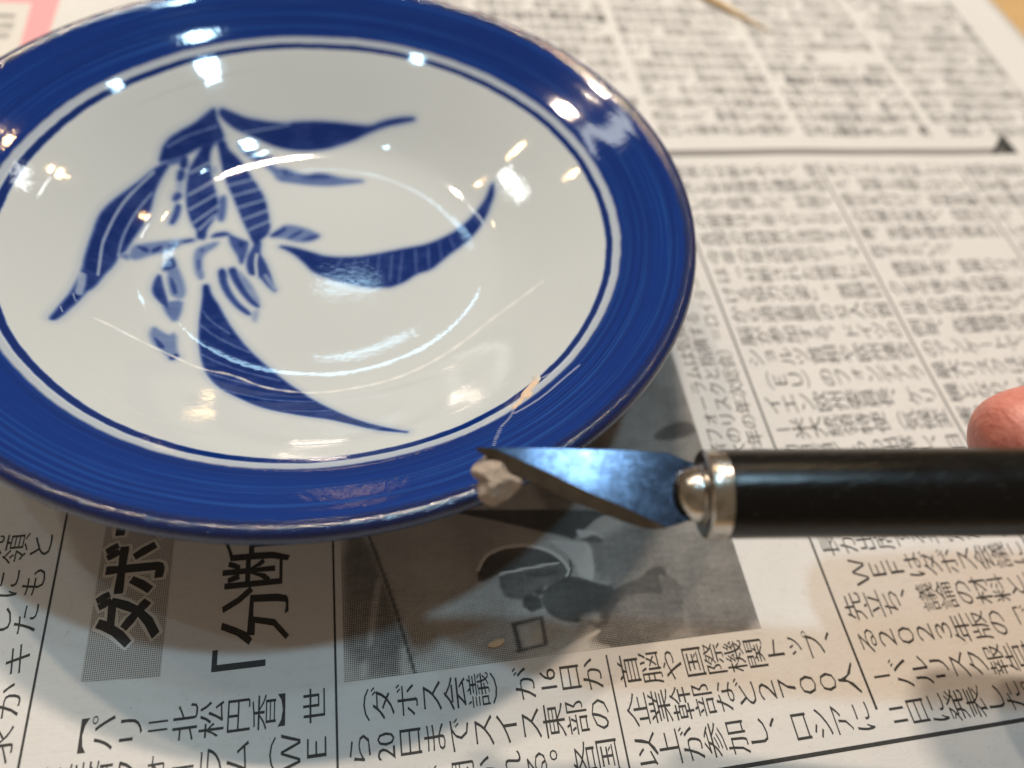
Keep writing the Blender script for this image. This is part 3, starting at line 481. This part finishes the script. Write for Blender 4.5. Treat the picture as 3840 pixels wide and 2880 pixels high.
glint = np.zeros(nv); glint[sel0] = np.exp(-(line_dist(V[sel0, :2], sl) / (.13 + .05 * np.sin(V[sel0, 0] * 1.7))) ** 2)  # mask of the reflected line of light painted along the ridge
for nm, arr in (('cobalt', cob), ('scratch', scr), ('painted_glint', glint)):
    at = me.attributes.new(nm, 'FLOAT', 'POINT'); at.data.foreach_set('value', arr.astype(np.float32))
t = NT('glazed_porcelain'); v = t.obj()
xyz = t.n('ShaderNodeSeparateXYZ'); t.l(v, xyz.inputs[0])
r = t.math('MULTIPLY', t.math('SQRT', t.math('ADD', t.math('POWER', xyz.outputs[0], 2), t.math('POWER', xyz.outputs[1], 2))), 1000)
rw = t.math('ADD', r, t.math('MULTIPLY_ADD', t.noise(v, 60, 2), .5, -.25))
hand = t.math('ADD', rw, t.math('MULTIPLY_ADD', t.noise(v, 420, 3), .30, -.15))
ring = t.math('MULTIPLY', t.step(hand, 53.3, 53.75), t.math('SUBTRACT', 1, t.step(hand, 54.45, 54.9)))
band = t.step(hand, 55.7, 56.3)
cv = t.n('ShaderNodeCombineXYZ'); t.l(rw, cv.inputs[0]); sc = t.scaled(v, (14, 14, 14))
sx = t.n('ShaderNodeSeparateXYZ'); t.l(sc, sx.inputs[0]); t.l(sx.outputs[0], cv.inputs[1]); t.l(sx.outputs[1], cv.inputs[2])
streak = t.noise(t.scaled(cv.outputs[0], (1.25, .8, .8)), 1.0, 4, .62)
fine = t.noise(t.scaled(cv.outputs[0], (4.2, 1, 1)), 1.0, 2)
lines = t.math('ADD', t.step(streak, .54, .72), t.math('MULTIPLY', t.step(fine, .58, .70), .85), clamp=True)
cloud = t.noise(v, 240, 4, .6)
rimblue = t.mix(t.math('MULTIPLY', lines, .62), (.0004, .0245, .168), (.016, .10, .38))
bands = t.step(t.noise(t.scaled(cv.outputs[0], (.62, .5, .5)), 1.0, 2), .42, .62)
rimblue = t.mix(t.math('MULTIPLY', bands, .38), rimblue, (.0005, .011, .085))
rimblue = t.mix(t.math('MULTIPLY', cloud, .35), rimblue, (.0008, .0135, .10))
lip = t.math('MULTIPLY', t.step(t.math('ADD', r, t.math('MULTIPLY_ADD', t.noise(v, 1500, 3), 1.0, -.5)), 66.2, 66.9), t.step(xyz.outputs[2], .0255, .0275))
rimblue = t.mix(t.math('MULTIPLY', lip, .6), rimblue, (.008, .009, .022))
white = t.mix(t.noise(v, 45, 2), (.432, .455, .460), (.456, .480, .482))
pin = t.step(t.noise(v, 700, 1), .82, .85); white = t.mix(t.math('MULTIPLY', pin, .3), white, (.25, .25, .25))
cob_a = t.n('ShaderNodeAttribute', attribute_name='cobalt').outputs['Fac']
strk = t.noise(t.scaled(v, (260, 900, 500)), 1.0, 4, .6); blot = t.noise(v, 210, 3)
cob_v = t.math('MULTIPLY', cob_a, t.math('ADD', t.math('MULTIPLY_ADD', strk, .30, .83), t.math('MULTIPLY_ADD', blot, .4, -.2)))
tint = t.math('MULTIPLY', t.step(hand, 54.6, 55.2), .16)
cob_w = t.math('ADD', t.math('ADD', cob_v, tint), ring, clamp=True)
ramp = t.n('ShaderNodeValToRGB'); el = ramp.color_ramp.elements
el[0].position = 0; el[0].color = (1, 1, 1, 1); el[1].position = 1; el[1].color = (.003, .036, .24, 1)
for p_, c_ in ((.25, (.60, .68, .86)), (.5, (.26, .36, .66)), (.75, (.07, .13, .44))):
    e_ = ramp.color_ramp.elements.new(p_); e_.color = c_ + (1,)
t.l(cob_w, ramp.inputs[0])
ml = t.n('ShaderNodeMix', data_type='RGBA', blend_type='MULTIPLY'); ml.inputs[0].default_value = 1; t.l(white, ml.inputs[6]); t.l(ramp.outputs[0], ml.inputs[7])
face = t.mix(band, ml.outputs[2], rimblue)
back = t.math('SUBTRACT', 1, t.step(xyz.outputs[2], .006, .008))
sa = t.n('ShaderNodeAttribute', attribute_name='scratch').outputs['Fac']
face = t.mix(t.math('MULTIPLY', sa, .75), face, (.42, .45, .55))
ha = t.n('ShaderNodeAttribute', attribute_name='painted_glint').outputs['Fac']
face = t.mix(t.math('MULTIPLY', ha, t.math('MULTIPLY_ADD', t.noise(v, 2200, 2), .9, .35), clamp=True), face, (.80, .775, .73))  # reflection along the ridge, painted pale into the base colour
peel = t.noise(v, 900, 2); wave = t.noise(v, 70, 2)
lipbump = t.math('MULTIPLY', t.noise(v, 2600, 2), lip)
nrm = t.bump(wave, .02, .002, t.bump(peel, .05, .0002, t.bump(lipbump, .22, .0004)))
t.done(face, t.math('MULTIPLY_ADD', sa, .25, .045), nrm, IOR=1.5)
plate = thing('plate', 'round white plate with wide cobalt blue rim and blue painted leaves', 'plate', PLATE_AT, (PLATE_TILT[0], PLATE_TILT[1], 0))
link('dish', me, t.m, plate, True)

def relief(name, outline, height, mat, parent, ring_step=.12, seed=1, smooth=2):
    """a thin hard crust lying on the plate's surface"""
    rs = np.random.RandomState(seed); pl = smooth_poly(outline, smooth)
    lo = pl.min(0); hi = pl.max(0); g = .13
    gx = np.arange(lo[0] - g, hi[0] + g, g); gy = np.arange(lo[1] - g, hi[1] + g, g)
    X, Y = np.meshgrid(gx, gy); P = np.c_[X.ravel(), Y.ravel()]; d = inside_dist(P, pl)
    d = d + .14; h = height * np.sqrt(np.clip(d / .45, 0, 1)) * (1 + .35 * (rs.rand(len(P)) - .5)) - .05
    Vv = np.c_[P, plate_z(np.hypot(P[:, 0], P[:, 1])) + h]; idx = np.arange(len(P)).reshape(len(gy), len(gx))
    q = np.stack([idx[:-1, :-1], idx[:-1, 1:], idx[1:, 1:], idx[1:, :-1]], -1).reshape(-1, 4)
    keep = (d[q] > -.07).any(1); q = q[keep]; u = np.unique(q); mp = np.full(len(P), -1); mp[u] = np.arange(len(u))
    return link(name, grid_mesh(name, Vv[u], mp[q]), mat, parent, True)
t = NT('tan_putty'); v = t.obj(); n = t.noise(v, 900, 4, .6)
t.done(t.mix(n, (.50, .36, .25), (.66, .50, .37)), .75, t.bump(t.noise(v, 2500, 3), .4, .0003)); TAN = t.m
t = NT('clear_resin'); v = t.obj(); n = t.noise(v, 1200, 3)
t.done(t.mix(n, (.40, .38, .33), (.56, .54, .48)), .3); RESIN = t.m
relief('putty_repair', FILL, .35, TAN, plate, seed=2, smooth=1)
relief('resin_end', FILL_END, .30, RESIN, plate, seed=4)

# ------------------------------------------------------------------ craft knife
KA = Vector(KNIFE_AT); AX = Vector(KNIFE_AXIS).normalized(); BN = Vector(BLADE_N)
U1 = (BN - AX * BN.dot(AX)).normalized(); U2 = AX.cross(U1).normalized()
def lathe(name, prof, mat, parent, seg=64, cap=True):
    """prof: (distance along the handle axis, radius) in mm, 0 at the handle's front end, negative towards the tip"""
    V, F = [], []
    for a, r_ in prof:
        for s_ in range(seg):
            an = 2 * math.pi * s_ / seg; V.append(KA + AX * a + U1 * (r_ * math.cos(an)) + U2 * (r_ * math.sin(an)))
    for i in range(len(prof) - 1):
        for s_ in range(seg): F.append((i * seg + s_, i * seg + (s_ + 1) % seg, (i + 1) * seg + (s_ + 1) % seg, (i + 1) * seg + s_))
    if cap: F += [tuple(range(seg))[::-1], tuple((len(prof) - 1) * seg + s_ for s_ in range(seg))]
    me = mesh(name, V, F); o = link(name, me, mat, parent, True)
    bm = bmesh.new(); bm.from_mesh(me); bmesh.ops.recalc_face_normals(bm, faces=bm.faces[:]); 
    for e in bm.edges:
        if len(e.link_faces) == 2 and e.calc_face_angle(0) > math.radians(38): e.smooth = False
    bm.to_mesh(me); bm.free(); return o
t = NT('black_handle'); v = t.obj(); n = t.noise(t.scaled(v, (150, 3000, 3000)), 1, 3); n2 = t.noise(v, 350, 3)
scr_ = t.step(t.noise(t.scaled(v, (90, 4200, 4200)), 1, 2), .63, .70); dust = t.step(t.noise(v, 2600, 2), .70, .76)
t.done(t.mix(t.math('ADD', t.math('MULTIPLY', scr_, .25), t.math('MULTIPLY', dust, .22), clamp=True), (.0035, .0032, .003), (.05, .046, .042)), t.math('ADD', t.math('MULTIPLY_ADD', n2, .22, .13), t.math('MULTIPLY', scr_, .12)), t.bump(n, .2, .0002), Specular_IOR_Level=.24); BLACK = t.m
t = NT('brushed_steel'); v = t.obj(); n = t.noise(v, 700, 4); n2 = t.noise(v, 260, 3)
t.done(t.mix(t.step(n, .4, .7), t.mix(n2, (.40, .37, .33), (.58, .55, .52)), (.30, .27, .23)), t.math('MULTIPLY_ADD', n, .22, .12), t.bump(n, .16, .0003), Metallic=1.0); STEEL = t.m
t = NT('blade_steel'); v = t.obj(); n = t.noise(v, 520, 5, .65); n2 = t.noise(t.scaled(v, (500, 3200, 500)), 1, 3); n3 = t.noise(v, 190, 3)
t.done(t.mix(t.step(t.math('ADD', t.math('MULTIPLY', n, .6), t.math('MULTIPLY', t.noise(v, 1100, 5, .7), .4)), .40, .62), (.012, .016, .027), (.032, .044, .070)), t.math('MULTIPLY_ADD', n3, .10, .125), t.bump(n, .05, .0001, t.bump(n2, .03, .0001)), Metallic=.82); BLADE = t.m
t = NT('dull_bevel'); v = t.obj(); n = t.noise(v, 500, 4)
t.done(t.mix(n, (.04, .032, .023), (.13, .10, .075)), .5, t.bump(n, .3, .0002), Metallic=.55); BEVEL = t.m
knife = thing('craft_knife', 'craft knife with black handle, steel collar and pointed blade held over the plate rim', 'craft knife')
lathe('handle', [(0.02, 4.6), (.02, 5.28), (.15, 5.39), (40, 5.39), (95, 5.42), (108, 5.1), (112, 4.4), (113, 2.5)], BLACK, knife)
lathe('collar', [(-2.72, 3.4), (-2.72, 4.85), (-2.6, 5.15), (-2.36, 5.38), (-2.15, 5.34), (-.55, 5.34), (-.38, 5.46), (-.12, 5.48), (0, 5.3), (0, 3)], STEEL, knife)
nose = [(-2.70, 3.75), (-2.95, 3.78), (-3.1, 3.6), (-3.16, 3.42)] + [(-3.2 - 3.1 * math.sin(a), 3.42 * math.cos(a) ** .80) for a in np.linspace(0.02, 1.5, 14)]
lathe('chuck', nose, STEEL, knife)
# two slits of the split chuck, lying in the plane of the blade
out = [Vector(p) for p in BLADE_OUT]; inn = [Vector(p) for p in BLADE_IN]
TH = .28
def blade_mesh():
    """flat blank with the cutting bevel ground off along the lower edge"""
    bm = bmesh.new(); lower = [out[0], out[13], out[12], out[11], out[10], out[9]]
    face = [out[0]] + [out[i] for i in (1, 2, 3, 4, 5, 6, 7, 8)] + [out[9]] + inn[::-1]
    up = [bm.verts.new((p + BN * TH) * MM) for p in face]; dn = [bm.verts.new((p - BN * TH) * MM) for p in face]
    bm.faces.new(up); bm.faces.new(dn[::-1])
    for i in range(len(face)):
        j = (i + 1) % len(face); bm.faces.new((up[j], up[i], dn[i], dn[j]))
    bmesh.ops.recalc_face_normals(bm, faces=bm.faces[:]); me = bpy.data.meshes.new('blade'); bm.to_mesh(me); bm.free(); return me
link('blade', blade_mesh(), BLADE, knife)
lower = [out[0] - BN * .1, out[13], out[12], out[11], out[10], out[9]]
def along(pts, k, n):
    d = [0]
    for a, b in zip(pts[:-1], pts[1:]): d.append(d[-1] + (b - a).length)
    s_ = d[-1] * k / n
    for i in range(len(pts) - 1):
        if s_ <= d[i + 1] + 1e-9: return pts[i].lerp(pts[i + 1], (s_ - d[i]) / max(d[i + 1] - d[i], 1e-9))
    return pts[-1]
n_ = 24; top_ = [out[0]] + inn + [out[9]]; V, F = [], []
for k_ in range(n_ + 1):
    a = along(top_, k_, n_); b = along(lower, k_, n_)
    V += [a + BN * (TH - .002), b - BN * .75, a - BN * (TH + .5)]
for k_ in range(n_): 
    o_ = 3 * k_; F += [(o_, o_ + 1, o_ + 4, o_ + 3), (o_ + 1, o_ + 2, o_ + 5, o_ + 4), (o_ + 2, o_, o_ + 3, o_ + 5)]
link('blade_edge', mesh('blade_edge', V, F), BEVEL, knife)

# ------------------------------------------------------------------ lump of putty on the knife's tip
t = NT('dry_putty'); v = t.obj(); n = t.noise(v, 800, 5, .6); n2 = t.noise(v, 260, 2)
t.done(t.mix(t.step(n, .3, .75), (.42, .335, .27), (.58, .485, .41)), .9, t.bump(t.noise(v, 3000, 5, .75), .9, .0005, t.bump(n, .7, .0007)), Specular_IOR_Level=.2); PUTTY = t.m
def lump_mesh(outline, depth, seed):
    c = sum((Vector(p) for p in outline), Vector()) / len(outline)
    view = (Vector(CAM_AT) - c).normalized()
    side = Vector(CAM_ROWS[0]); side = (side - view * side.dot(view)).normalized(); upv = view.cross(side)
    pl = np.array([((Vector(p) - c).dot(side), (Vector(p) - c).dot(upv)) for p in outline]); ang = np.arctan2(pl[:, 1], pl[:, 0]); rad = np.hypot(pl[:, 0], pl[:, 1])
    o = np.argsort(ang); ang = ang[o]; rad = rad[o]
    bm = bmesh.new(); bmesh.ops.create_icosphere(bm, subdivisions=5, radius=1)
    rs = np.random.RandomState(seed); planes = [((0.10, .18, .97), .80), ((.45, -.62, .62), .74), ((-.70, -.25, .65), .78), ((-.30, .72, .62), .80), ((.66, .42, .62), .82), ((-.2, -.85, .45), .86), ((.25, .3, -.9), .7)]
    planes = [(Vector(p).normalized(), d) for p, d in planes]
    for vt in bm.verts:
        p = vt.co.copy()
        for nn, d in planes:
            e = p.dot(nn) - d
            if e > 0: p -= nn * e * .93
        p *= 1 + .07 * mnoise.noise(vt.co * 2.2) + .045 * mnoise.noise(vt.co * 6.0) + .03 * mnoise.noise(vt.co * 13.0)
        r2 = math.hypot(p.x, p.y); an = math.atan2(p.y, p.x); R0 = np.interp(an, np.r_[ang[-1] - 2 * np.pi, ang, ang[0] + 2 * np.pi], np.r_[rad[-1], rad, rad[0]])
        k_ = R0 / .93; z = p.z * depth
        vt.co = (c + side * (p.x * k_) + upv * (p.y * k_) + view * z) * MM
    me = bpy.data.meshes.new('putty_lump'); bm.to_mesh(me); bm.free(); return me
tag(link('putty_lump', lump_mesh(LUMP, 2.7, 3), PUTTY, None, True), 'small rough lump of tan putty stuck to the point of the craft knife', 'putty lump')

# ------------------------------------------------------------------ crumb and stick on the newspaper
bm = bmesh.new(); bmesh.ops.create_uvsphere(bm, u_segments=24, v_segments=14, radius=1)
for vt in bm.verts:
    x, y, z = vt.co; tp = 1 - .25 * x * x
    vt.co = Vector((x * 1.5, y * .62 * tp + .10 * x * x, z * .32 + .30)) * MM
bmesh.ops.rotate(bm, verts=bm.verts[:], cent=(0, 0, 0), matrix=Matrix.Rotation(math.radians(12), 3, 'Z'))
zc = float(paper_z(25.1, -31.3)); bmesh.ops.translate(bm, verts=bm.verts[:], vec=Vector((25.1, -31.3, zc + .03)) * MM)
me = bpy.data.meshes.new('crumb'); bm.to_mesh(me); bm.free()
t = NT('crumb_tan'); t.done(t.mix(t.noise(t.obj(), 1500, 3), (.58, .42, .25), (.72, .55, .36)), .6)
tag(link('crumb', me, t.m, None, True), 'tiny pale tan oval crumb lying on the printed photo in the newspaper', 'crumb')
def stick_mesh(pts, rads, seg=14):
    V, F = [], []
    for i, p in enumerate(pts):
        d = (pts[min(i + 1, len(pts) - 1)] - pts[max(i - 1, 0)]).normalized(); s_ = d.cross(Vector((0, 0, 1))).normalized(); u = s_.cross(d)
        for k_ in range(seg):
            an = 2 * math.pi * k_ / seg; V.append(p + (s_ * math.cos(an) + u * math.sin(an)) * rads[i])
    for i in range(len(pts) - 1):
        for k_ in range(seg): F.append((i * seg + k_, i * seg + (k_ + 1) % seg, (i + 1) * seg + (k_ + 1) % seg, (i + 1) * seg + k_))
    F += [tuple(range(seg))[::-1], tuple((len(pts) - 1) * seg + k_ for k_ in range(seg))]
    return mesh('stick', V, F)
pts, rads = [], []
for k_ in range(16):
    u = k_ / 15; x = 92 + (136.5 - 92) * u; y = 191 + (143.2 - 191) * u; r_ = 1.0 if u < .72 else 1.0 - .8 * (u - .72) / .28
    pts.append(Vector((x, y, float(paper_z(x, y)) + r_ + .05))); rads.append(r_)
t = NT('bamboo'); v = t.obj(); t.done(t.mix(t.noise(t.scaled(v, (300, 300, 900)), 1, 3), (.56, .36, .15), (.70, .50, .26)), .5)
tag(link('toothpick', stick_mesh(pts, rads), t.m, None, True), 'thin tan wooden pick lying on the newspaper behind the plate', 'toothpick')

# ------------------------------------------------------------------ hand that holds the knife
t = NT('skin'); v = t.obj(); n = t.noise(v, 260, 4); n2 = t.noise(t.scaled(v, (2600, 700, 700)), 1, 3)
sk = t.mix(n, (.50, .165, .125), (.60, .235, .185))
wv = t.n('ShaderNodeTexWave', wave_type='BANDS', bands_direction='X'); wv.inputs['Scale'].default_value = 55; wv.inputs['Distortion'].default_value = 9; wv.inputs['Detail'].default_value = 3; wv.inputs['Detail Scale'].default_value = 2.2; t.l(v, wv.inputs['Vector'])
sk = t.mix(t.math('MULTIPLY', t.step(t.noise(v, 620, 4), .45, .7), .35), sk, (.40, .095, .07))
t.done(sk, .42, t.bump(wv.outputs['Fac'], .35, .0004, t.bump(n2, .35, .0005, t.bump(t.noise(v, 2400, 3), .3, .0003))), Subsurface_Weight=.25, Subsurface_Scale=.004)
t.b.inputs['Subsurface Radius'].default_value = (1, .3, .15)
SKIN = t.m
J = [  # joint (mm), radius, parent
    (Vector((238, -66, 62)), 22, -1),            # 0 wrist
    (Vector((196, -52, 58)), 19, 0),             # 1 palm
    (Vector((330, -96, 70)), 27, 0),             # 2 forearm
    (Vector((172, -30, 62)), 11, 1),             # 3 index knuckle
    (Vector((140, -25, 63)), 8.6, 3), (Vector((116, -23.8, 50.0)), 8.3, 4), (Vector((98, -23.8, 43.4)), 8.0, 5), (Vector((87.6, -23.2, 40.9)), 7.7, 6),
    (Vector((204, -76, 66)), 14, 0),             # 8 thumb base
    (Vector((172, -70, 72)), 10.5, 8), (Vector((142, -54, 70)), 9, 9), (Vector((126, -47, 63)), 7.6, 10),
    (Vector((172, -36, 46)), 11, 1),             # 12 middle knuckle
    (Vector((140, -28, 34)), 8.6, 12), (Vector((122, -34, 26)), 7.8, 13), (Vector((114, -42, 27)), 6.8, 14),
    (Vector((178, -46, 34)), 10, 1),             # 16 ring
    (Vector((150, -44, 20)), 8.2, 16), (Vector((138, -52, 15)), 7.4, 17), (Vector((141, -60, 19)), 6.4, 18),
    (Vector((186, -58, 28)), 9, 1),              # 20 little
    (Vector((164, -62, 14)), 7.2, 20), (Vector((156, -70, 11)), 6.4, 21), (Vector((160, -76, 16)), 5.6, 22),
    (Vector((470, -150, 84)), 36, 2)]              # 24 elbow end of the forearm
me = bpy.data.meshes.new('hand'); me.from_pydata([tuple(j[0] * MM) for j in J], [(i, j[2]) for i, j in enumerate(J) if j[2] >= 0], []); me.update()
hand = bpy.data.objects.new('hand', me); COL.objects.link(hand)
sm = hand.modifiers.new('skin', 'SKIN'); sm.use_smooth_shade = True
for i, j in enumerate(J):
    sv = me.skin_vertices[0].data[i]; sv.radius = (j[1] * MM, j[1] * MM); sv.use_root = (i == 0)
ss = hand.modifiers.new('sub', 'SUBSURF'); ss.levels = 3; ss.render_levels = 3
dg = bpy.context.evaluated_depsgraph_get(); hm = bpy.data.meshes.new_from_object(hand.evaluated_get(dg)); bpy.data.objects.remove(hand)
hm.name = 'hand'; hm.materials.clear()
person = thing('person', 'hand of a person with only one fingertip in view above the black knife handle', 'person', (238, -66, 62))
ho = link('hand', hm, SKIN, person, True); ho.location = -Vector((238, -66, 62)) * MM
print('faces', sum(len(o.data.polygons) for o in S.objects if o.type == 'MESH'))
